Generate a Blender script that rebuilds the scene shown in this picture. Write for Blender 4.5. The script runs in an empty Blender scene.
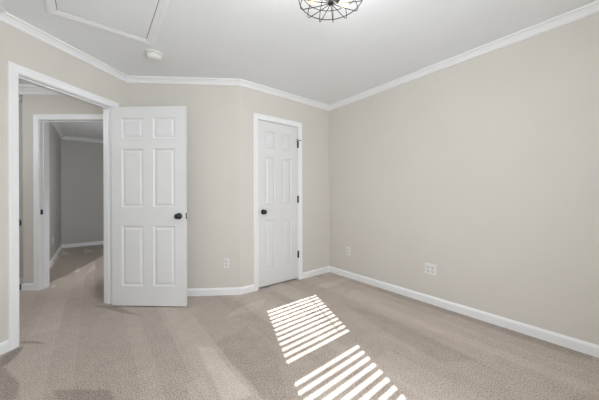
import bpy, bmesh, math, random
from mathutils import Vector, Matrix

random.seed(4)
C = bpy.context.scene.collection
SC = bpy.context.scene

# ------------------------------------------------------------------ camera, world, lights
cam_d = bpy.data.cameras.new('camera')
cam_d.sensor_width = 36.0
cam_d.lens = 260.0 / 599.0 * 36.0
cam_d.shift_y = -4.04 / 599.0
cam_d.clip_start = 0.02
cam = bpy.data.objects.new('camera', cam_d)
C.objects.link(cam)
cam.location = (0, 0, 1.12)
cam.rotation_euler = (math.radians(90), 0.0, 0.0)
cam.rotation_mode = 'XYZ'
cam.matrix_world = Matrix.Translation((0, 0, 1.12)) @ Matrix.Rotation(math.radians(90), 4, 'X') @ Matrix.Rotation(math.radians(-0.198), 4, 'Z')
SC.camera = cam

world = bpy.data.worlds.new('world')
SC.world = world
world.use_nodes = True
bg = world.node_tree.nodes['Background']
bg.inputs['Color'].default_value = (0.75, 0.87, 1.0, 1)
bg.inputs['Strength'].default_value = 1.2

SC.view_settings.view_transform = 'Standard'
SC.view_settings.look = 'None'
SC.view_settings.exposure = -0.49
SC.view_settings.gamma = 1.0
SC.view_settings.use_curve_mapping = False
SC.cycles.max_bounces = 14
SC.cycles.diffuse_bounces = 10
SC.cycles.transparent_max_bounces = 12
SC.cycles.sample_clamp_indirect = 6.0


def light(name, kind, loc, direction, power, color=(1, 1, 1), size=None, size_y=None, angle=None, radius=None):
    d = bpy.data.lights.new(name, kind)
    d.energy = power
    d.color = color
    if kind == 'AREA':
        d.shape = 'RECTANGLE'
        d.size = size
        d.size_y = size_y or size
    if radius is not None:
        d.shadow_soft_size = radius
    if angle is not None:
        d.angle = angle
    o = bpy.data.objects.new(name, d)
    C.objects.link(o)
    o.location = loc
    o.rotation_euler = Vector(direction).to_track_quat('-Z', 'Y').to_euler()
    return o


# sun through the blind behind the camera
E_ = math.radians(33.75)
light('sun', 'SUN', (1, -5, 5), (-0.281 * math.cos(E_), 0.96 * math.cos(E_), -math.sin(E_)), 27.0, (1.0, 0.99, 0.975), angle=0.0055)
# daylight entering by the window behind the camera, and the room's own general light
light('window_daylight', 'AREA', (0.745, -0.089, 1.41), (-0.619, 0.785, 0.04), 68.0, (0.915, 0.965, 1.0), 0.75, 1.35)
light('ceiling_lamp_light', 'POINT', (0.19, 1.52, 2.30), (0, 0, -1), 13.0, (0.97, 0.985, 1.0), radius=0.12)
light('hall_fill', 'POINT', (-3.3, 1.9, 2.10), (0, 0, -1), 20.0, (0.97, 0.985, 1.0), radius=0.12)  # added fill to brighten the hall, out of view, no fixture built
light('far_room_fill', 'AREA', (-2.45, 3.85, 1.4), (-0.62, 0.785, -0.35), 22.0, (0.98, 0.985, 1.0), 0.7, 1.0)  # added unseen fill for the room across the hall, no window there

# ------------------------------------------------------------------ materials

def mat(name):
    m = bpy.data.materials.new(name)
    m.use_nodes = True
    nt = m.node_tree
    return m, nt, nt.nodes['Principled BSDF']


def plain(name, col, rough=0.5, metal=0.0, noise=0.03, scale=30, bump=0.0, bscale=200):
    m, nt, b = mat(name)
    b.inputs['Roughness'].default_value = rough
    b.inputs['Metallic'].default_value = metal
    tc = nt.nodes.new('ShaderNodeTexCoord')
    n = nt.nodes.new('ShaderNodeTexNoise')
    n.inputs['Scale'].default_value = scale
    n.inputs['Detail'].default_value = 3
    nt.links.new(tc.outputs['Object'], n.inputs['Vector'])
    r = nt.nodes.new('ShaderNodeValToRGB')
    r.color_ramp.elements[0].position = 0.3
    r.color_ramp.elements[1].position = 0.7
    r.color_ramp.elements[0].color = (*[c * (1 - noise) for c in col], 1)
    r.color_ramp.elements[1].color = (*[min(1, c * (1 + noise)) for c in col], 1)
    nt.links.new(n.outputs['Fac'], r.inputs['Fac'])
    nt.links.new(r.outputs['Color'], b.inputs['Base Color'])
    if bump:
        n2 = nt.nodes.new('ShaderNodeTexNoise')
        n2.inputs['Scale'].default_value = bscale
        nt.links.new(tc.outputs['Object'], n2.inputs['Vector'])
        bp = nt.nodes.new('ShaderNodeBump')
        bp.inputs['Strength'].default_value = bump
        bp.inputs['Distance'].default_value = 0.002
        nt.links.new(n2.outputs['Fac'], bp.inputs['Height'])
        nt.links.new(bp.outputs['Normal'], b.inputs['Normal'])
    return m


WALL = plain('wall_paint', (0.665, 0.639, 0.595), 0.75, noise=0.012, scale=3, bump=0.10, bscale=120)
WALL_DIM = plain('dimmed_wall_paint', (0.52, 0.51, 0.49), 0.75, noise=0.012, scale=3)  # darker copy of the wall paint: far room's dimness put into the colour
CEIL = plain('ceiling_paint', (0.83, 0.855, 0.88), 0.85, noise=0.01, scale=4, bump=0.15, bscale=150)
WHITE = plain('white_trim_paint', (0.87, 0.88, 0.90), 0.38, noise=0.008, scale=5)
DOORW = plain('white_door_paint', (0.74, 0.745, 0.755), 0.42, noise=0.008, scale=5)
PLAST = plain('white_plastic', (0.76, 0.76, 0.745), 0.4, noise=0.01)
SLOT = plain('dark_slot', (0.02, 0.02, 0.02), 0.6)
BLACK = plain('matte_black_metal', (0.010, 0.010, 0.011), 0.45, metal=0.0)
STEEL = plain('steel', (0.6, 0.6, 0.6), 0.3, metal=1.0)
BRONZE = plain('dark_bronze_metal', (0.035, 0.025, 0.018), 0.45, metal=0.4)
BRASS = plain('aged_brass', (0.30, 0.20, 0.09), 0.35, metal=0.9)
VINYL = plain('white_vinyl', (0.85, 0.85, 0.84), 0.4)
DARKFLOOR = plain('dark_floor_patch', (0.11, 0.09, 0.075), 0.7, noise=0.5, scale=40)


def glass_mat():
    m = bpy.data.materials.new('window_glass')
    m.use_nodes = True
    nt = m.node_tree
    nt.nodes.clear()
    out = nt.nodes.new('ShaderNodeOutputMaterial')
    mix = nt.nodes.new('ShaderNodeMixShader')
    lw = nt.nodes.new('ShaderNodeLayerWeight')
    lw.inputs['Blend'].default_value = 0.15
    tr = nt.nodes.new('ShaderNodeBsdfTransparent')
    gl = nt.nodes.new('ShaderNodeBsdfGlossy')
    gl.inputs['Roughness'].default_value = 0.02
    nt.links.new(lw.outputs['Fresnel'], mix.inputs['Fac'])
    nt.links.new(tr.outputs[0], mix.inputs[1])
    nt.links.new(gl.outputs[0], mix.inputs[2])
    nt.links.new(mix.outputs[0], out.inputs['Surface'])
    return m


GLASS = glass_mat()


def bulb_mat():
    m, nt, b = mat('lit_amber_bulb')
    b.inputs['Base Color'].default_value = (0.9, 0.74, 0.5, 1)
    b.inputs['Roughness'].default_value = 0.15
    b.inputs['Emission Color'].default_value = (1.0, 0.84, 0.62, 1)
    b.inputs['Emission Strength'].default_value = 1.3
    return m


BULB = bulb_mat()

# plan directions: uC runs along the closet wall, uD along the right wall towards the camera
uC = Vector((0.7856, 0.6187))
uD = Vector((0.6187, -0.7856))


def carpet_mat():
    m, nt, b = mat('beige_carpet')
    N, L = nt.nodes.new, nt.links.new
    b.inputs['Roughness'].default_value = 1.0
    b.inputs['Specular IOR Level'].default_value = 0.05
    b.inputs['Sheen Weight'].default_value = 0.45
    b.inputs['Sheen Tint'].default_value = (1.0, 0.92, 0.84, 1)
    b.inputs['Sheen Roughness'].default_value = 0.5
    geo = N('ShaderNodeNewGeometry')
    pos = geo.outputs['Position']

    def math_(op, a, c=None, d=None, clamp=False):
        n = N('ShaderNodeMath')
        n.operation = op
        n.use_clamp = clamp
        for i, v in enumerate((a, c, d)):
            if v is None:
                continue
            if isinstance(v, (int, float)):
                n.inputs[i].default_value = v
            else:
                L(v, n.inputs[i])
        return n.outputs[0]

    def dot(vec, x, y):
        n = N('ShaderNodeVectorMath')
        n.operation = 'DOT_PRODUCT'
        L(vec, n.inputs[0])
        n.inputs[1].default_value = (x, y, 0)
        return n.outputs['Value']

    # wobble so the nap edges are not ruler straight
    wn = N('ShaderNodeTexNoise')
    wn.inputs['Scale'].default_value = 2.2
    wn.inputs['Detail'].default_value = 3
    L(pos, wn.inputs['Vector'])
    sub = N('ShaderNodeVectorMath')
    sub.operation = 'SUBTRACT'
    L(wn.outputs['Color'], sub.inputs[0])
    sub.inputs[1].default_value = (0.5, 0.5, 0.5)
    scl = N('ShaderNodeVectorMath')
    scl.operation = 'SCALE'
    L(sub.outputs[0], scl.inputs[0])
    scl.inputs['Scale'].default_value = 0.07
    add = N('ShaderNodeVectorMath')
    L(pos, add.inputs[0])
    L(scl.outputs[0], add.inputs[1])
    wp = add.outputs[0]

    def patch(pts, soft=0.02):
        """1 inside a convex polygon of floor points (x, y)"""
        cx = sum(p[0] for p in pts) / len(pts)
        cy = sum(p[1] for p in pts) / len(pts)
        res = None
        for i in range(len(pts)):
            (x0, y0), (x1, y1) = pts[i], pts[(i + 1) % len(pts)]
            nx, ny = -(y1 - y0), (x1 - x0)
            ln = math.hypot(nx, ny)
            nx, ny = nx / ln, ny / ln
            d0 = nx * x0 + ny * y0
            if nx * cx + ny * cy < d0:
                nx, ny, d0 = -nx, -ny, -d0
            v = math_('MULTIPLY_ADD', dot(wp, nx, ny), 1 / soft, -d0 / soft, True)
            res = v if res is None else math_('MULTIPLY', res, v)
        return res

    def strip(o, d, length, width):
        """quad of nap: starts at o, runs along d"""
        d = Vector(d).normalized()
        n = Vector((d.y, -d.x))
        o = Vector(o)
        return [tuple(o), tuple(o + d * length), tuple(o + d * length + n * width), tuple(o + n * width)]

    # broad vacuum strokes parallel to the right wall
    comb = N('ShaderNodeCombineXYZ')
    L(dot(wp, -uD.x, -uD.y), comb.inputs[0])
    L(dot(wp, uC.x, uC.y), comb.inputs[1])
    br = N('ShaderNodeTexBrick')
    br.offset = 0.43
    br.inputs['Color1'].default_value = (0, 0, 0, 1)
    br.inputs['Color2'].default_value = (1, 1, 1, 1)
    br.inputs['Mortar'].default_value = (0.5, 0.5, 0.5, 1)
    br.inputs['Scale'].default_value = 1.0
    br.inputs['Mortar Size'].default_value = 0.0
    br.inputs['Brick Width'].default_value = 1.9
    br.inputs['Row Height'].default_value = 0.24
    L(comb.outputs[0], br.inputs['Vector'])
    tone = math_('MULTIPLY_ADD', br.outputs['Color'], 0.19, -0.10)

    br2 = N('ShaderNodeTexBrick')
    br2.offset = 0.37
    for nm_, v_ in (('Color1', (0, 0, 0, 1)), ('Color2', (1, 1, 1, 1)), ('Mortar', (0.5, 0.5, 0.5, 1)), ('Scale', 1.0),
                    ('Mortar Size', 0.0), ('Brick Width', 2.6), ('Row Height', 0.105)):
        br2.inputs[nm_].default_value = v_
    L(comb.outputs[0], br2.inputs['Vector'])
    tone = math_('ADD', tone, math_('MULTIPLY_ADD', br2.outputs['Color'], 0.14, -0.07))

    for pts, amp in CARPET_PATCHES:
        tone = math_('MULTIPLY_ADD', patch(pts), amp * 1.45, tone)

    n1 = N('ShaderNodeTexNoise')            # tufts
    n1.inputs['Scale'].default_value = 125
    n1.inputs['Detail'].default_value = 4
    n1.inputs['Roughness'].default_value = 0.75
    L(pos, n1.inputs['Vector'])
    n2 = N('ShaderNodeTexNoise')            # broad mottling
    n2.inputs['Scale'].default_value = 9
    n2.inputs['Detail'].default_value = 5
    L(pos, n2.inputs['Vector'])
    tone = math_('ADD', tone, math_('MULTIPLY_ADD', n1.outputs['Fac'], 3.2, -1.6))
    tone = math_('ADD', tone, math_('MULTIPLY_ADD', n2.outputs['Fac'], 0.26, -0.13))
    fac = math_('ADD', tone, 0.5, None, True)
    ramp = N('ShaderNodeValToRGB')
    e = ramp.color_ramp.elements
    e[0].position, e[0].color = 0.0, (0.19, 0.155, 0.130, 1)
    e[1].position, e[1].color = 1.0, (0.72, 0.635, 0.57, 1)
    mid = e.new(0.5)
    mid.color = (0.46, 0.395, 0.348, 1)
    L(fac, ramp.inputs['Fac'])
    L(ramp.outputs['Color'], b.inputs['Base Color'])
    bp = N('ShaderNodeBump')
    bp.inputs['Strength'].default_value = 0.6
    bp.inputs['Distance'].default_value = 0.006
    L(n1.outputs['Fac'], bp.inputs['Height'])
    L(bp.outputs['Normal'], b.inputs['Normal'])
    return m


# brushed nap: convex floor polygons and how much lighter / darker they read
CARPET_PATCHES = [
    ([(-2.1, 1.82), (-2.119, 1.954), (-2.058, 1.96), (-1.938, 1.743), (-1.965, 1.703)], -0.32),
    ([(-2.053, 1.744), (-1.938, 1.743), (-1.686, 1.582), (-1.541, 1.42), (-1.684, 1.421)], -0.24),
    ([(-1.462, 1.507), (-1.098, 1.525), (-0.994, 1.411), (-1.348, 1.412)], -0.17),
    ([(-2.192, 2.028), (-2.034, 2.034), (-1.89, 1.965), (-2.147, 1.987)], -0.30),
    ([(-1.721, 1.864), (-1.467, 1.834), (-1.336, 1.772)], -0.12),
    ([(-2.17, 2.688), (-1.922, 2.674), (-1.363, 2.396), (-1.75, 2.501)], -0.24),
    ([(-0.771, 1.945), (-0.651, 1.945), (-0.261, 1.472), (-0.422, 1.402)], 0.14),
    ([(-0.656, 1.984), (-0.469, 2.26), (-0.16, 1.891), (-0.056, 1.427), (-0.223, 1.442)], -0.06),
    ([(0.489, 2.878), (0.665, 3.192), (1.904, 1.548), (1.406, 1.407)], 0.06),
    ([(0.475, 3.81), (2.05, 1.806), (1.95, 1.726), (0.373, 3.729)], -0.12),
    ([(0.44, 2.717), (0.901, 2.341), (1.21, 1.769), (0.941, 1.749), (0.667, 2.168)], -0.07),
    ([(0.176, 3.232), (0.624, 3.586), (0.689, 3.499), (0.315, 3.127)], 0.11),
    ([(-0.741, 2.353), (-0.605, 2.627), (-0.353, 2.885), (-0.376, 2.579)], 0.1),
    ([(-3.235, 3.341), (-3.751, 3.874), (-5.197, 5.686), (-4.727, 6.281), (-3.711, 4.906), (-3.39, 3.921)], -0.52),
    ([(-3.356, 3.839), (-3.664, 4.297), (-3.236, 3.838)], 0.3),
    ([(-3.076, 3.673), (-3.448, 4.357), (-3.147, 4.026)], 0.24),
    ([(-5.098, 5.577), (-4.32, 4.998), (-4.592, 5.002)], 0.34),
    ([(-4.8, 5.734), (-4.254, 5.127), (-4.178, 5.359)], 0.34),
    ([(-3.081, 3.194), (-3.194, 3.379), (-3.002, 3.228)], 0.28),
    ([(-2.567, 3.121), (-2.552, 3.372), (-2.062, 2.738), (-2.157, 2.764)], -0.1),
]
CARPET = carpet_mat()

# ------------------------------------------------------------------ mesh helpers


def obj(name, bm, m, parent=None, mw=None, smooth=False, bevel=0.0):
    me = bpy.data.meshes.new(name)
    bmesh.ops.recalc_face_normals(bm, faces=bm.faces[:])
    bm.to_mesh(me)
    bm.free()
    me.materials.append(m)
    o = bpy.data.objects.new(name, me)
    C.objects.link(o)
    if parent is not None:
        o.parent = parent
    if mw is not None:
        o.matrix_local = mw
    if smooth:
        for p in me.polygons:
            p.use_smooth = True
    if bevel:
        md = o.modifiers.new('bevel', 'BEVEL')
        md.width = bevel
        md.segments = 2
        md.limit_method = 'ANGLE'
        md.angle_limit = math.radians(50)
    return o


def struct(o, label=None, cat=None):
    o['kind'] = 'structure'
    if label:
        o['label'] = label
        o['category'] = cat
    return o


def thing(name, label, cat, mw=None, group=None):
    o = bpy.data.objects.new(name, None)
    o.empty_display_size = 0.05
    C.objects.link(o)
    o['label'] = label
    o['category'] = cat
    if group:
        o['group'] = group
    if mw is not None:
        o.matrix_world = mw
    return o


def frame(origin, u, z=0.0):
    """x along u, y pointing out of the room (left of u), z up"""
    u = Vector(u).normalized()
    return Matrix(((u.x, -u.y, 0, origin[0]), (u.y, u.x, 0, origin[1]), (0, 0, 1, z), (0, 0, 0, 1)))


def box(bm, x0, x1, y0, y1, z0, z1):
    v = [bm.verts.new((x, y, z)) for z in (z0, z1) for x, y in ((x0, y0), (x1, y0), (x1, y1), (x0, y1))]
    for f in ((0, 3, 2, 1), (4, 5, 6, 7), (0, 1, 5, 4), (1, 2, 6, 5), (2, 3, 7, 6), (3, 0, 4, 7)):
        bm.faces.new([v[i] for i in f])


def prism(bm, pts, z0, z1):
    a = [bm.verts.new((p[0], p[1], z0)) for p in pts]
    b = [bm.verts.new((p[0], p[1], z1)) for p in pts]
    n = len(pts)
    bm.faces.new(list(reversed(a)))
    bm.faces.new(b)
    for i in range(n):
        bm.faces.new((a[i], a[(i + 1) % n], b[(i + 1) % n], b[i]))


def loft(bm, rings, caps=True, closed=False):
    """rings: lists of points of equal length, each a closed outline"""
    R = [[bm.verts.new(p) for p in r] for r in rings]
    n = len(R[0])
    rng = range(len(R)) if closed else range(len(R) - 1)
    for i in rng:
        a, b = R[i], R[(i + 1) % len(R)]
        for k in range(n):
            bm.faces.new((a[k], a[(k + 1) % n], b[(k + 1) % n], b[k]))
    if caps and not closed:
        bm.faces.new(list(reversed(R[0])))
        bm.faces.new(R[-1])


def tube(bm, pts, r, seg=8, closed=False):
    pts = [Vector(p) for p in pts]
    rings = []
    n = len(pts)
    prev = None
    for i, p in enumerate(pts):
        if closed:
            t = (pts[(i + 1) % n] - pts[i - 1]).normalized()
        else:
            t = (pts[min(i + 1, n - 1)] - pts[max(i - 1, 0)]).normalized()
        if prev is None:
            a = t.orthogonal().normalized()
        else:
            a = (prev - t * prev.dot(t)).normalized()
        prev = a
        b = t.cross(a)
        rings.append([p + (a * math.cos(k * math.tau / seg) + b * math.sin(k * math.tau / seg)) * r for k in range(seg)])
    loft(bm, rings, not closed, closed)


def lathe(bm, prof, seg=24, axis='Z'):
    """prof: (radius, height) from one pole to the other"""
    rings = []
    for r, h in prof:
        r = max(r, 1e-4)
        ring = []
        for k in range(seg):
            a = k * math.tau / seg
            x, y = r * math.cos(a), r * math.sin(a)
            ring.append({'Z': (x, y, h), 'Y': (x, h, y), 'X': (h, x, y)}[axis])
        rings.append(ring)
    loft(bm, rings)


# ------------------------------------------------------------------ plan (metres, camera at 0,0)
H_CEIL = 2.435
TH = 0.115
AB = Vector((-1.9043, 2.8786))
BC = Vector((-0.6785, 2.9648))
CD = Vector((0.4441, 3.8488))
uA = Vector((0.21928, 0.97566)).normalized()
LC = AB - uA * 1.076
DB = CD + uD * 3.297
LB = LC + uD * 3.3113
ROOM = [LC, AB, BC, CD, DB, LB]
RNAMES = ['doorway', 'behind_door', 'closet', 'right', 'window', 'left']


def offset_loop(pts, d):
    """offset to the left (outwards) by d; d<0 goes into the room"""
    n = len(pts)
    res = []
    for i in range(n):
        a = (pts[i] - pts[i - 1]).normalized()
        b = (pts[(i + 1) % n] - pts[i]).normalized()
        na, nb = Vector((-a.y, a.x)), Vector((-b.y, b.x))
        m = (na + nb)
        m = m / m.dot(na)
        res.append(pts[i] + m * d)
    return res


OUT = offset_loop(ROOM, TH)


def wall(name, p, q, po, qo, m, opening=None):
    """wall between inner points p, q and outer points po, qo; opening = (t0, t1, z0, z1)"""
    bm = bmesh.new()
    u = (q - p).normalized()
    nrm = Vector((-u.y, u.x))
    if opening is None:
        prism(bm, [p, q, qo, po], 0, H_CEIL)
    else:
        t0, t1, z0, z1 = opening
        a, b = p + u * t0, p + u * t1
        ao, bo = a + nrm * TH, b + nrm * TH
        prism(bm, [p, a, ao, po], 0, H_CEIL)
        prism(bm, [b, q, qo, bo], 0, H_CEIL)
        prism(bm, [a, b, bo, ao], z1, H_CEIL)
        if z0 > 0:
            prism(bm, [a, b, bo, ao], 0, z0)
    return struct(obj(name, bm, m))


# floor and ceiling slabs
HULL = [(-0.17, -0.93), (2.68, 1.22), (0.50, 4.05), (-3.85, 6.85), (-5.45, 5.75), (-5.45, 1.0), (-2.3, 0.6)]
bm = bmesh.new()
prism(bm, HULL, -0.10, 0.0)
struct(obj('floor', bm, CARPET), 'beige carpeted bedroom floor with vacuum marks', 'floor')
bm = bmesh.new()
prism(bm, HULL, H_CEIL, H_CEIL + 0.10)
struct(obj('ceiling', bm, CEIL), 'plain pale grey painted ceiling', 'ceiling')

A0, A1, AZ = 0.131, 0.898, 2.045       # bedroom doorway, clear, measured from LC
C0, C1, CZ = 0.237, 0.837, 2.040       # closet doorway, from BC
WU = 2.733                             # u of DB
W0, W1, WZ0, WZ1 = WU - 0.90, WU - 0.11, 0.72, 2.10   # window opening from DB
J = 0.018
OPEN = {
    'doorway': (A0 - J, A1 + J, 0, AZ + J),
    'closet': (C0 - J, C1 + J, 0, CZ + J),
    'window': (W0, W1, WZ0, WZ1),
}
for i, nm in enumerate(RNAMES):
    j = (i + 1) % 6
    wall('wall_' + nm, ROOM[i], ROOM[j], OUT[i], OUT[j], WALL, OPEN.get(nm))

# hall, the room across it, and the closet's inside
HX, HY = -3.33, 3.128
H0, H1, HZ = 0.205, 1.015, 2.045
Q2 = Vector((-5.18, 5.652))
P2 = Q2 + uD * 3.068
R2 = Q2 + uC * 1.60
S2 = R2 + uD * 4.327
wall('wall_hall', Vector((HX, HY)), Vector((-1.23, HY)), Vector((HX + 0.02, HY + TH)), Vector((-1.23, HY + TH)), WALL,
     (H0 - J, H1 + J, 0, HZ + J))
nD = Vector((-uD.y, uD.x))
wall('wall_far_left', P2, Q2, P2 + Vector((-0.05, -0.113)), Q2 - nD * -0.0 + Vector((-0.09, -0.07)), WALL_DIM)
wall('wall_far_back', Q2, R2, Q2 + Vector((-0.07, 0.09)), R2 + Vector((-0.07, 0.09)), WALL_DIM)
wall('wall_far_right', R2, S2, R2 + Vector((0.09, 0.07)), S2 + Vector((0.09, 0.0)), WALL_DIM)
wall('wall_hall_nook', Vector((-5.3, 3.344)), Vector((-3.49, 3.344)), Vector((-5.3, 3.45)), Vector((-3.57, 3.45)), WALL)
wall('wall_hall_left', Vector((-5.3, 1.2)), Vector((-5.3, 3.344)), Vector((-5.42, 1.1)), Vector((-5.42, 3.45)), WALL)
wall('wall_hall_near', Vector((-1.78, 1.2)), Vector((-5.3, 1.2)), Vector((-1.70, 1.1)), Vector((-5.42, 1.1)), WALL)
wall('wall_hall_end', Vector((-2.00, HY)), Vector((-1.985, 3.00)), Vector((-1.90, HY)), Vector((-1.90, 3.00)), WALL)
bm = bmesh.new()
k0, k1 = BC + Vector((-0.05, 0.22)), CD + Vector((-0.22, 0.10))
nC = Vector((-uC.y, uC.x))
prism(bm, [BC + uC * 0.05 + nC * 0.72, CD + nC * 0.72, CD + nC * 0.80, BC + uC * 0.05 + nC * 0.80], 0, H_CEIL)
prism(bm, [BC + uC * 0.05 + nC * 0.12, BC + uC * 0.05 + nC * 0.72, BC - uC * 0.02 + nC * 0.72, BC - uC * 0.02 + nC * 0.12], 0, H_CEIL)
prism(bm, [CD + nC * 0.12, CD + uC * 0.08 + nC * 0.12, CD + uC * 0.08 + nC * 0.72, CD + nC * 0.72], 0, H_CEIL)
struct(obj('wall_closet_inside', bm, WALL))

# thin dark brown patch laid over the floor of the hall's nook
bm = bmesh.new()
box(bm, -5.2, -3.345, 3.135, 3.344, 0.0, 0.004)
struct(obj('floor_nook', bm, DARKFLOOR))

# ------------------------------------------------------------------ crown and base mouldings
CROWN = [(0, 0.000), (0.056, 0.000), (0.056, 0.013), (0.042, 0.0135), (0.036, 0.018), (0.024, 0.030), (0.013, 0.042), (0.019, 0.0425), (0.019, 0.050), (0.010, 0.058), (0, 0.058)]
BASE = [(0, 0), (0.0135, 0), (0.0135, 0.062), (0.0105, 0.070), (0.0060, 0.077), (0.0030, 0.082), (0, 0.082)]


def run(name, path, prof, zfun, m=WHITE, label=None):
    """one moulding along a polyline of room-side points: mitred at inner vertices"""
    n = len(path)
    bm = bmesh.new()
    rings = []
    for i, p in enumerate(path):
        a = (path[i] - path[i - 1]).normalized() if i else None
        b = (path[i + 1] - path[i]).normalized() if i < n - 1 else None
        if a is None:
            mi = Vector((b.y, -b.x))
        elif b is None:
            mi = Vector((a.y, -a.x))
        else:
            na, nb = Vector((a.y, -a.x)), Vector((b.y, -b.x))
            mi = na + nb
            mi = mi / mi.dot(na)
        rings.append([(p.x + mi.x * d, p.y + mi.y * d, zfun(h)) for d, h in prof])
    loft(bm, rings)
    return struct(obj(name, bm, m))


def seg_run(name, i, prof, zfun, t0=None, t1=None):
    """moulding along room wall i, ends mitred into the corners unless cut at t0 / t1"""
    j = (i + 1) % 6
    p, q = ROOM[i], ROOM[j]
    u = (q - p).normalized()
    n_in = Vector((u.y, -u.x))
    bm = bmesh.new()

    def mit(k):
        a = (ROOM[k] - ROOM[k - 1]).normalized()
        b = (ROOM[(k + 1) % 6] - ROOM[k]).normalized()
        na, nb = Vector((a.y, -a.x)), Vector((b.y, -b.x))
        s = na + nb
        return s / s.dot(na)
    m0 = mit(i) if t0 is None else n_in
    m1 = mit(j) if t1 is None else n_in
    s = p if t0 is None else p + u * t0
    e = q if t1 is None else p + u * t1
    loft(bm, [[(s.x + m0.x * d, s.y + m0.y * d, zfun(h)) for d, h in prof],
              [(e.x + m1.x * d, e.y + m1.y * d, zfun(h)) for d, h in prof]])
    return struct(obj(name, bm, WHITE))


ztop = lambda h: H_CEIL - h
zbot = lambda h: h
CW = 0.060      # casing width
trim_no = [0]


def tn():
    trim_no[0] += 1
    return 'trim_%d' % trim_no[0]


for i in range(6):
    seg_run(tn(), i, CROWN, ztop)
seg_run('baseboard_doorway_left', 0, BASE, zbot, None, A0 - 0.005 - CW)
seg_run('baseboard_doorway_right', 0, BASE, zbot, A1 + 0.005 + CW, None)
seg_run('baseboard_behind_door', 1, BASE, zbot)
seg_run('baseboard_closet_left', 2, BASE, zbot, None, C0 - 0.005 - CW)
seg_run('baseboard_closet_right', 2, BASE, zbot, C1 + 0.005 + CW, None)
seg_run('baseboard_right', 3, BASE, zbot)
seg_run('baseboard_window', 4, BASE, zbot)
seg_run('baseboard_left', 5, BASE, zbot)

CROWN_B = [(d * 1.5, h * 1.6) for d, h in CROWN]
nook_end = Vector((-3.50, 3.344))
run(tn(), [Vector((-3.50, 3.344)), Vector((HX, HY)), Vector((-2.02, HY))], CROWN_B, ztop)
run(tn(), [Vector((-5.25, 3.344)), Vector((-3.56, 3.344))], CROWN_B, ztop)
run('baseboard_hall', [Vector((-3.50, 3.344)), Vector((HX, HY)), Vector((HX + H0 - 0.005 - CW, HY))], BASE, zbot)
run('baseboard_hall_right', [Vector((HX + H1 + 0.005 + CW, HY)), Vector((-2.02, HY))], BASE, zbot)
run('baseboard_hall_nook', [Vector((-5.25, 3.344)), Vector((-3.53, 3.344))], BASE, zbot)
run(tn(), [P2, Q2, R2], [(d * 1.1, h * 1.1) for d, h in CROWN], ztop)
run('baseboard_far_room', [P2, Q2, R2], BASE, zbot)

# ------------------------------------------------------------------ door frames
CAS = [(0.0, 0.0), (0.0, 0.009), (0.006, 0.011), (0.030, 0.0125), (0.044, 0.0165), (0.056, 0.0165), (0.060, 0.013), (0.060, 0.0)]


def casing(bm, t0, t1, zt, side=-1, y0=0.0):
    """colonial casing round an opening; side -1 = room side"""
    lines = []
    for w, h in CAS:
        y = y0 + side * h
        lines.append([(t0 - w, y, 0), (t0 - w, y, zt + w), (t1 + w, y, zt + w), (t1 + w, y, 0)])
    rings = [[ln[k] for ln in lines] for k in range(4)]
    loft(bm, rings)


def door_frame(mw, t0, t1, zt, both=True):
    bm = bmesh.new()
    casing(bm, t0 - 0.005, t1 + 0.005, zt + 0.005)
    fr = struct(obj(tn(), bm, WHITE))
    fr.matrix_world = mw
    if both:
        bm = bmesh.new()
        casing(bm, t0 - 0.005, t1 + 0.005, zt + 0.005, 1, TH)
        obj('casing', bm, WHITE, fr)
    bm = bmesh.new()
    box(bm, t0 - J, t0, 0, TH, 0, zt + J)
    box(bm, t1, t1 + J, 0, TH, 0, zt + J)
    box(bm, t0, t1, 0, TH, zt, zt + J)
    obj('jamb', bm, WHITE, fr, bevel=0.0015)
    bm = bmesh.new()
    box(bm, t0, t0 + 0.011, 0.042, 0.075, 0, zt)
    box(bm, t1 - 0.011, t1, 0.042, 0.075, 0, zt)
    box(bm, t0 + 0.011, t1 - 0.011, 0.042, 0.075, zt - 0.011, zt)
    obj('door_stop', bm, WHITE, fr, bevel=0.002)
    return fr


fA = frame(LC, uA)
frA = door_frame(fA, A0, A1, AZ)
bm = bmesh.new()
box(bm, A0 - 0.004, A0 + 0.0025, -0.004, 0.032, 0.895, 0.955)
box(bm, A0 - 0.004, A0 + 0.010, -0.006, -0.002, 0.905, 0.945)
sp = obj('strike_plate', bm, BLACK, frA)
sp['label'] = 'black metal strike plate on white jamb'
fC = frame(BC, uC)
frC = door_frame(fC, C0, C1, CZ, False)
fH = frame((HX, HY), (1, 0))
frH = door_frame(fH, H0, H1, HZ)
bm = bmesh.new()
box(bm, H0, H0 + 0.002, 0.008, 0.036, 0.905, 0.965)
obj('strike_plate', bm, BLACK, frH)['label'] = 'black metal strike plate on white jamb'

# ------------------------------------------------------------------ doors


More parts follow.
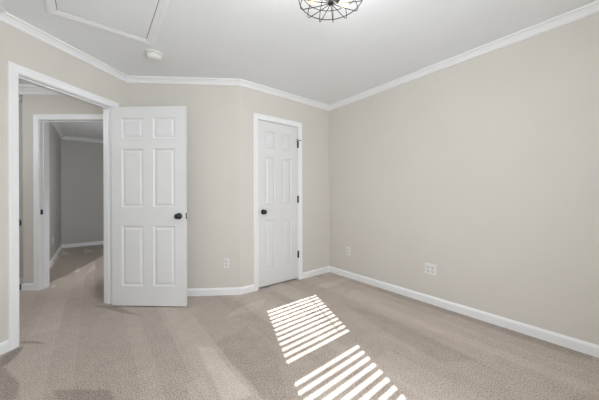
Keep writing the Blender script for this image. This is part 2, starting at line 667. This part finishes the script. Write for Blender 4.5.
def leaf_mesh(W, Z0, Z1, xs, zs, T=0.035):
    """six panel leaf: front face y=0 (facing -y), back y=T; xs, zs = panel edges"""
    bm = bmesh.new()
    X = [0] + xs + [W]
    Z = [Z0] + zs + [Z1]
    panels = []
    for y, flip in ((0, False), (T, True)):
        V = [[bm.verts.new((x, y, z)) for x in X] for z in Z]
        for r in range(len(Z) - 1):
            for c in range(len(X) - 1):
                q = [V[r][c], V[r][c + 1], V[r + 1][c + 1], V[r + 1][c]]
                if flip:
                    q.reverse()
                f = bm.faces.new(q)
                if c % 2 == 1 and r % 2 == 1:
                    panels.append(f)
        if not flip:
            F = V
        else:
            B = V
    nx, nz = len(X), len(Z)
    for c in range(nx - 1):
        bm.faces.new((F[0][c], B[0][c], B[0][c + 1], F[0][c + 1]))
        bm.faces.new((F[-1][c], F[-1][c + 1], B[-1][c + 1], B[-1][c]))
    for r in range(nz - 1):
        bm.faces.new((F[r][0], F[r + 1][0], B[r + 1][0], B[r][0]))
        bm.faces.new((F[r][-1], B[r][-1], B[r + 1][-1], F[r + 1][-1]))
    bm.normal_update()
    bmesh.ops.inset_individual(bm, faces=panels, thickness=0.010, depth=-0.0095, use_even_offset=True)
    bmesh.ops.inset_individual(bm, faces=panels, thickness=0.008, depth=0.0, use_even_offset=True)
    bmesh.ops.inset_individual(bm, faces=panels, thickness=0.020, depth=0.0075, use_even_offset=True)
    return bm


KNOB = [(0.0001, 0.0), (0.031, 0.0), (0.032, 0.004), (0.028, 0.009), (0.014, 0.011), (0.0115, 0.016), (0.0115, 0.024),
        (0.016, 0.029), (0.024, 0.034), (0.0275, 0.042), (0.0265, 0.050), (0.021, 0.057), (0.012, 0.061), (0.0001, 0.062)]


def knob(parent, x, z, y, side):
    bm = bmesh.new()
    lathe(bm, [(r, side * h) for r, h in KNOB], 24, 'Y')
    o = obj('door_knob', bm, BLACK, parent, Matrix.Translation((x, y, z)), smooth=True)
    o['label'] = 'round black metal door knob'
    return o


def hinge(parent, x, y, z, leaf_w, L=0.09):
    """knuckle barrel with its two finials and the visible plate edge"""
    bm = bmesh.new()
    for k in range(5):
        h0 = -L / 2 + k * L / 5 + 0.0006
        h1 = -L / 2 + (k + 1) * L / 5 - 0.0006
        lathe(bm, [(0.0001, h0), (0.0085, h0), (0.0085, h1), (0.0001, h1)], 12)
    lathe(bm, [(0.0001, -L / 2 - 0.006), (0.004, -L / 2 - 0.005), (0.005, -L / 2), (0.0001, -L / 2 + 0.001)], 12)
    lathe(bm, [(0.0001, L / 2 - 0.001), (0.005, L / 2), (0.004, L / 2 + 0.005), (0.0001, L / 2 + 0.006)], 12)
    box(bm, -leaf_w, leaf_w, 0.004, 0.0085, -L / 2, L / 2)
    o = obj('hinge', bm, BLACK, parent, Matrix.Translation((x, y, z)))
    o['label'] = 'black metal butt hinge'
    return o


# open bedroom door: hinged on the doorway's right jamb, swung in front of the wall
hz = Vector((-1.9100, 2.6432))
le = Vector((-1.1476, 2.6131))
fL = frame(hz, le - hz)
SWX = [0.106, 0.329, 0.433, 0.656]
SWZ = [0.215, 0.821, 1.013, 1.603, 1.707, 1.917]
d1 = struct(obj('door_1', leaf_mesh(0.763, 0.014, 2.031, SWX, SWZ), DOORW, mw=fL, bevel=0.0015),
            'white six panel bedroom door standing open against the beige wall', 'door')
knob(d1, 0.700, 0.922, 0.0, -1)
knob(d1, 0.700, 0.922, 0.035, 1)
bm = bmesh.new()
box(bm, 0.7625, 0.7645, 0.006, 0.029, 0.893, 0.951)
lp = obj('latch_plate', bm, BLACK, d1)
lp['label'] = 'black latch plate on the door edge'
bm = bmesh.new()
box(bm, 0.7640, 0.7740, 0.011, 0.024, 0.911, 0.933)
obj('latch_bolt', bm, STEEL, lp)['label'] = 'bright steel latch bolt'
for z in (0.25, 1.08, 1.82):
    hinge(d1, -0.006, 0.030, z, 0.006)

# closed closet door
CLX = [0.098, 0.240, 0.350, 0.492]
d2 = struct(obj('door_2', leaf_mesh(0.594, 0.024, 2.034, CLX, SWZ), DOORW, mw=fC @ Matrix.Translation((C0 + 0.003, 0.002, 0)), bevel=0.0015),
            'white six panel closet door, closed, with three black hinges', 'door')
knob(d2, 0.062, 0.928, 0.0, -1)
bm = bmesh.new()
box(bm, -0.0026, -0.0004, -0.0012, 0.020, 0.895, 0.953)
obj('latch_plate', bm, BLACK, d2)['label'] = 'black latch plate on the door edge'
for k, z in enumerate((0.340, 1.075, 1.810)):
    hg = hinge(d2, 0.598, -0.009, z, 0.013)
    if k == 2:
        bm = bmesh.new()
        box(bm, -0.012, 0.012, -0.008, 0.006, 0.052, 0.058)
        tube(bm, [(0.0, -0.004, 0.055), (-0.040, -0.030, 0.055)], 0.0035, 8)
        tube(bm, [(0.0, -0.004, 0.055), (0.036, -0.012, 0.055)], 0.0035, 8)
        lathe_b = bmesh.new()
        st = obj('hinge_pin_stop', bm, BLACK, hg)
        st['label'] = 'black hinge pin door stop arm'
        lathe(lathe_b, [(0.0001, 0), (0.007, 0.001), (0.007, 0.006), (0.0001, 0.007)], 12, 'Y')
        for pos in ((-0.042, -0.033, 0.055), (0.037, -0.012, 0.055)):
            b2 = lathe_b.copy()
            obj('bumper', b2, BLACK, st, Matrix.Translation(pos), smooth=False)
        lathe_b.free()

# ------------------------------------------------------------------ window behind the camera
fW = frame(DB, -uC)


def wbox(name, boxes, m, parent, bevel=0.0):
    bm = bmesh.new()
    for b_ in boxes:
        box(bm, *b_)
    return obj(name, bm, m, parent, bevel=bevel)


U = lambda u: WU - u
bm = bmesh.new()
F_ = 0.018
for b_ in ((W0, W0 + F_, 0, TH, WZ0, WZ1), (W1 - F_, W1, 0, TH, WZ0, WZ1), (W0 + F_, W1 - F_, 0, TH, WZ1 - F_, WZ1), (W0 + F_, W1 - F_, 0, TH, WZ0, WZ0 + F_)):
    box(bm, *b_)
win = struct(obj('window_1', bm, WHITE))
win.matrix_world = fW
bm = bmesh.new()
lines = []
for w, h in CAS:
    y = -h
    lines.append([(W0 - w, y, WZ0), (W0 - w, y, WZ1 + w), (W1 + w, y, WZ1 + w), (W1 + w, y, WZ0)])
loft(bm, [[ln[k] for ln in lines] for k in range(4)])
obj('casing', bm, WHITE, win)
wbox('window_sill', [(W0 - 0.08, W1 + 0.08, -0.05, 0.0, WZ0 - 0.022, WZ0), (W0 - 0.06, W1 + 0.06, -0.014, 0.0, WZ0 - 0.08, WZ0 - 0.022)], WHITE, win, 0.003)


def sash(name, ua, ub, za, zb, y, rail_t, rail_b):
    """glass from u ua..ub and z za..zb, in a frame filling the opening"""
    x0, x1 = U(ub), U(ua)
    s = wbox(name, [(W0 + F_, x0, y, y + 0.03, za - rail_b, zb + rail_t), (x1, W1 - F_, y, y + 0.03, za - rail_b, zb + rail_t),
                    (x0, x1, y, y + 0.03, zb, zb + rail_t), (x0, x1, y, y + 0.03, za - rail_b, za)], VINYL, win)
    wbox('pane', [(x0 - 0.004, x1 + 0.004, y + 0.013, y + 0.017, za - 0.004, zb + 0.004)], GLASS, s)


sash('upper_sash', 0.178, 0.827, 1.463, 2.050, 0.076, 0.047, 0.060)
sash('lower_sash', 0.188, 0.804, 0.810, 1.362, 0.044, 0.060, 0.072)

bl = thing('window_blind', 'white two inch slatted blind hanging in the bedroom window', 'blind', fW @ Matrix.Translation(((W0 + W1) / 2, 0.014, WZ0)) @ Matrix.Rotation(math.radians(1.0), 4, 'Z') @ Matrix.Rotation(math.radians(0.7), 4, 'Y'))
hw = (W1 - W0) / 2 - F_ - 0.012
zt = WZ1 - WZ0 - F_ - 0.007
wbox('headrail', [(-hw, hw, -0.010, 0.028, zt - 0.042, zt)], VINYL, bl, 0.002)
bm = bmesh.new()
PITCH = 0.0482
ti = math.radians(10)
ca, sa = math.cos(ti) * 0.025, math.sin(ti) * 0.025
z = zt - 0.030
zl = []
while z > 0.075:
    zl.append(z)
    prof = []
    for k in range(7):
        s_ = -1 + k / 3.0
        prof.append((s_ * ca, z + s_ * sa + 0.0010 * (1 - s_ * s_)))
    ring = [p for p in prof] + [(y_, z_ - 0.0016) for y_, z_ in reversed(prof)]
    loft(bm, [[(x_, 0.0 + y_, z_) for y_, z_ in ring] for x_ in (-hw, hw)])
    z -= PITCH
obj('slats', bm, VINYL, bl)
wbox('bottom_rail', [(-hw, hw, -0.020, 0.020, z + 0.010, z + 0.028)], VINYL, bl, 0.003)
bm = bmesh.new()
for x_ in (-0.280, 0.305):
    for y_ in (-0.026, 0.026):
        tube(bm, [(x_, y_, z + 0.02), (x_, y_, zt - 0.03)], 0.0011, 6)
obj('ladder_cords', bm, VINYL, bl)
bm = bmesh.new()
tube(bm, [(-0.284, -0.036, zt - 0.03), (-0.284, -0.040, zt - 0.62)], 0.0075, 8)
obj('tilt_wand', bm, VINYL, bl)

# ------------------------------------------------------------------ wall outlets


def outlet(mw, gangs, label, group=None):
    """plate lies on the wall plane y=0, faces -y; origin at the plate's centre"""
    t = thing('wall_outlet', label, 'outlet', mw, group)
    w = 0.035 if gangs == 1 else 0.058
    h = 0.0575
    bm = bmesh.new()
    loft(bm, [[(-w, 0, -h), (w, 0, -h), (w, 0, h), (-w, 0, h)],
              [(-w, -0.003, -h), (w, -0.003, -h), (w, -0.003, h), (-w, -0.003, h)],
              [(-w + 0.004, -0.0065, -h + 0.004), (w - 0.004, -0.0065, -h + 0.004), (w - 0.004, -0.0065, h - 0.004), (-w + 0.004, -0.0065, h - 0.004)]])
    obj('cover_plate', bm, PLAST, t)
    for cx in ((0,) if gangs == 1 else (-0.023, 0.023)):
        for cz in (-0.0195, 0.0195):
            bm = bmesh.new()
            ring = []
            for k in range(20):
                a = k * math.tau / 20
                ring.append((max(-0.0155, min(0.0155, 0.0175 * math.cos(a))), 0.0145 * math.sin(a)))
            loft(bm, [[(cx + a_, -0.006, cz + b_) for a_, b_ in ring], [(cx + a_, -0.0085, cz + b_) for a_, b_ in ring]])
            r = obj('receptacle', bm, PLAST, t)
            bm = bmesh.new()
            box(bm, cx - 0.0090, cx - 0.0050, -0.0089, -0.0080, cz - 0.003, cz + 0.007)
            box(bm, cx + 0.0050, cx + 0.0090, -0.0089, -0.0080, cz - 0.003, cz + 0.006)
            box(bm, cx - 0.003, cx + 0.003, -0.0089, -0.0080, cz - 0.011, cz - 0.0045)
            obj('slots', bm, SLOT, r)['label'] = 'dark plug slots'
        bm = bmesh.new()
        lathe(bm, [(0.0001, -0.0064), (0.003, -0.0064), (0.0025, -0.0078), (0.0001, -0.0080)], 12, 'Y')
        obj('screw', bm, STEEL, t, Matrix.Translation((cx, 0, 0)))
    return t


uB = (BC - AB).normalized()
fB = frame(AB, uB)
fD = frame(CD, uD)
tr = Matrix.Translation
outlet(fB @ tr((1.075, 0, 0.360)), 1, 'white single wall outlet between the open door and the closet door')
outlet(fD @ tr((1.473, 0, 0.357)), 2, 'white double-width wall outlet low on the long right wall')
outlet(fD @ tr((0.363, 0, 0.360)), 1, 'white single wall outlet on the right wall close to the room corner')
f2 = frame(P2, Q2 - P2)
t_out = (Vector((-4.27, 4.51)) - P2).length
outlet(f2 @ tr((t_out, 0, 0.36)), 1, 'pale wall outlet in the dim room seen through the two doorways')

# ------------------------------------------------------------------ attic hatch and smoke detector
# x along uC, y along -uD... the hatch frame hangs under the ceiling
hc = Vector((-1.7932, 1.8548)) + uD * 0.02
mh = Matrix(((uC.x, -uD.x, 0, hc.x), (uC.y, -uD.y, 0, hc.y), (0, 0, 1, H_CEIL), (0, 0, 0, 1)))
ht = thing('attic_hatch', 'white framed attic access hatch set in the ceiling', 'hatch', mh)
HW_, HL_ = 0.660, 0.92
HP = [(0.0, 0.0), (0.0, -0.008), (0.004, -0.014), (0.022, -0.014), (0.034, -0.011), (0.048, -0.009), (0.056, -0.006), (0.056, 0.0)]
bm = bmesh.new()
rings = []
for (x_, y_), (sx, sy) in (((0, 0), (1, -1)), ((HW_, 0), (-1, -1)), ((HW_, -HL_), (-1, 1)), ((0, -HL_), (1, 1))):
    rings.append([(x_ + sx * d, y_ + sy * d, h) for d, h in HP])
loft(bm, rings, False, True)
obj('hatch_frame', bm, WHITE, ht)
bm = bmesh.new()
box(bm, 0.0595, HW_ - 0.0595, -HL_ + 0.0595, -0.0595, -0.004, 0.0)
obj('hatch_panel', bm, CEIL, ht)
bm = bmesh.new()
box(bm, 0.056, HW_ - 0.056, -HL_ + 0.056, -0.056, -0.0012, 0.0)
obj('panel_gap', bm, SLOT, ht)['label'] = 'dark gap round the hatch panel'

sd = thing('smoke_detector', 'round white smoke detector on the ceiling beside the attic hatch', 'smoke detector', tr((-1.335, 2.392, H_CEIL)))
bm = bmesh.new()
lathe(bm, [(0.0001, 0), (0.072, 0), (0.073, -0.004), (0.071, -0.010), (0.062, -0.012), (0.0001, -0.012)], 40)
obj('base_plate', bm, PLAST, sd, smooth=False)
bm = bmesh.new()
lathe(bm, [(0.0001, -0.012), (0.055, -0.012), (0.060, -0.017), (0.060, -0.038), (0.056, -0.047), (0.046, -0.053), (0.020, -0.056), (0.0001, -0.056)], 40)
hd = obj('detector_head', bm, PLAST, sd, smooth=True)
bm = bmesh.new()
lathe(bm, [(0.0001, -0.054), (0.010, -0.054), (0.009, -0.058), (0.0001, -0.059)], 20)
obj('test_button', bm, PLAST, hd, tr((0.022, -0.012, 0)))

# ------------------------------------------------------------------ caged ceiling light
FX, FY = 0.188, 1.522
cl = thing('ceiling_light', 'dark wire cage ceiling light with glowing amber bulbs', 'ceiling light', tr((FX, FY, 0)))
bm = bmesh.new()
lathe(bm, [(0.0001, H_CEIL), (0.070, H_CEIL), (0.070, H_CEIL - 0.012), (0.060, H_CEIL - 0.022), (0.020, H_CEIL - 0.026), (0.0001, H_CEIL - 0.026)], 36)
obj('canopy', bm, BRONZE, cl)
bm = bmesh.new()
lathe(bm, [(0.0001, H_CEIL - 0.02), (0.010, H_CEIL - 0.02), (0.010, 2.345), (0.030, 2.335), (0.034, 2.315), (0.034, 2.290), (0.024, 2.278), (0.010, 2.270),
           (0.010, 2.258), (0.017, 2.254), (0.017, 2.243), (0.008, 2.238), (0.0001, 2.237)], 28)
obj('stem', bm, BRONZE, cl)
NB = 3
for k in range(NB):
    a = math.radians(40 + 120 * k)
    mwb = Matrix.Rotation(a, 4, 'Z')
    bm = bmesh.new()
    lathe(bm, [(0.0001, 0.028), (0.016, 0.028), (0.0185, 0.034), (0.0185, 0.066), (0.015, 0.070), (0.0001, 0.070)], 18, 'X')
    s_ = obj('socket', bm, BRONZE, cl, tr((0, 0, 2.303)) @ mwb)
    bm = bmesh.new()
    lathe(bm, [(0.0001, 0.069), (0.012, 0.069), (0.014, 0.078), (0.021, 0.092), (0.026, 0.108), (0.026, 0.122), (0.020, 0.138), (0.010, 0.147), (0.0001, 0.150)], 20, 'X')
    obj('bulb', bm, BULB, s_, smooth=True)['label'] = 'glowing amber glass bulb'


def ring_mesh(r, z, rad):
    b_ = bmesh.new()
    tube(b_, [(r * math.cos(k * math.tau / 64), r * math.sin(k * math.tau / 64), z) for k in range(64)], rad, 6, True)
    return b_


obj('cage_ring', ring_mesh(0.189, 2.279, 0.0028), BRONZE, cl, smooth=True)
obj('cage_ring', ring_mesh(0.172, 2.325, 0.0024), BRONZE, cl, smooth=True)
bm = bmesh.new()
prof = [(0.012, 2.247), (0.06, 2.246), (0.12, 2.247), (0.165, 2.250), (0.180, 2.253), (0.187, 2.262), (0.188, 2.279), (0.182, 2.300), (0.170, 2.325), (0.145, 2.360), (0.105, 2.392), (0.068, 2.412)]
tube(bm, [(r, 0, z_) for r, z_ in prof], 0.0024, 6)
w0 = obj('cage_wire', bm, BRONZE, cl, Matrix.Rotation(math.radians(78.7), 4, 'Z'), smooth=True)
for k in range(1, 13):
    c = w0.copy()
    C.objects.link(c)
    c.parent = cl
    c.matrix_local = Matrix.Rotation(math.radians(78.7 + k * 360 / 13), 4, 'Z')
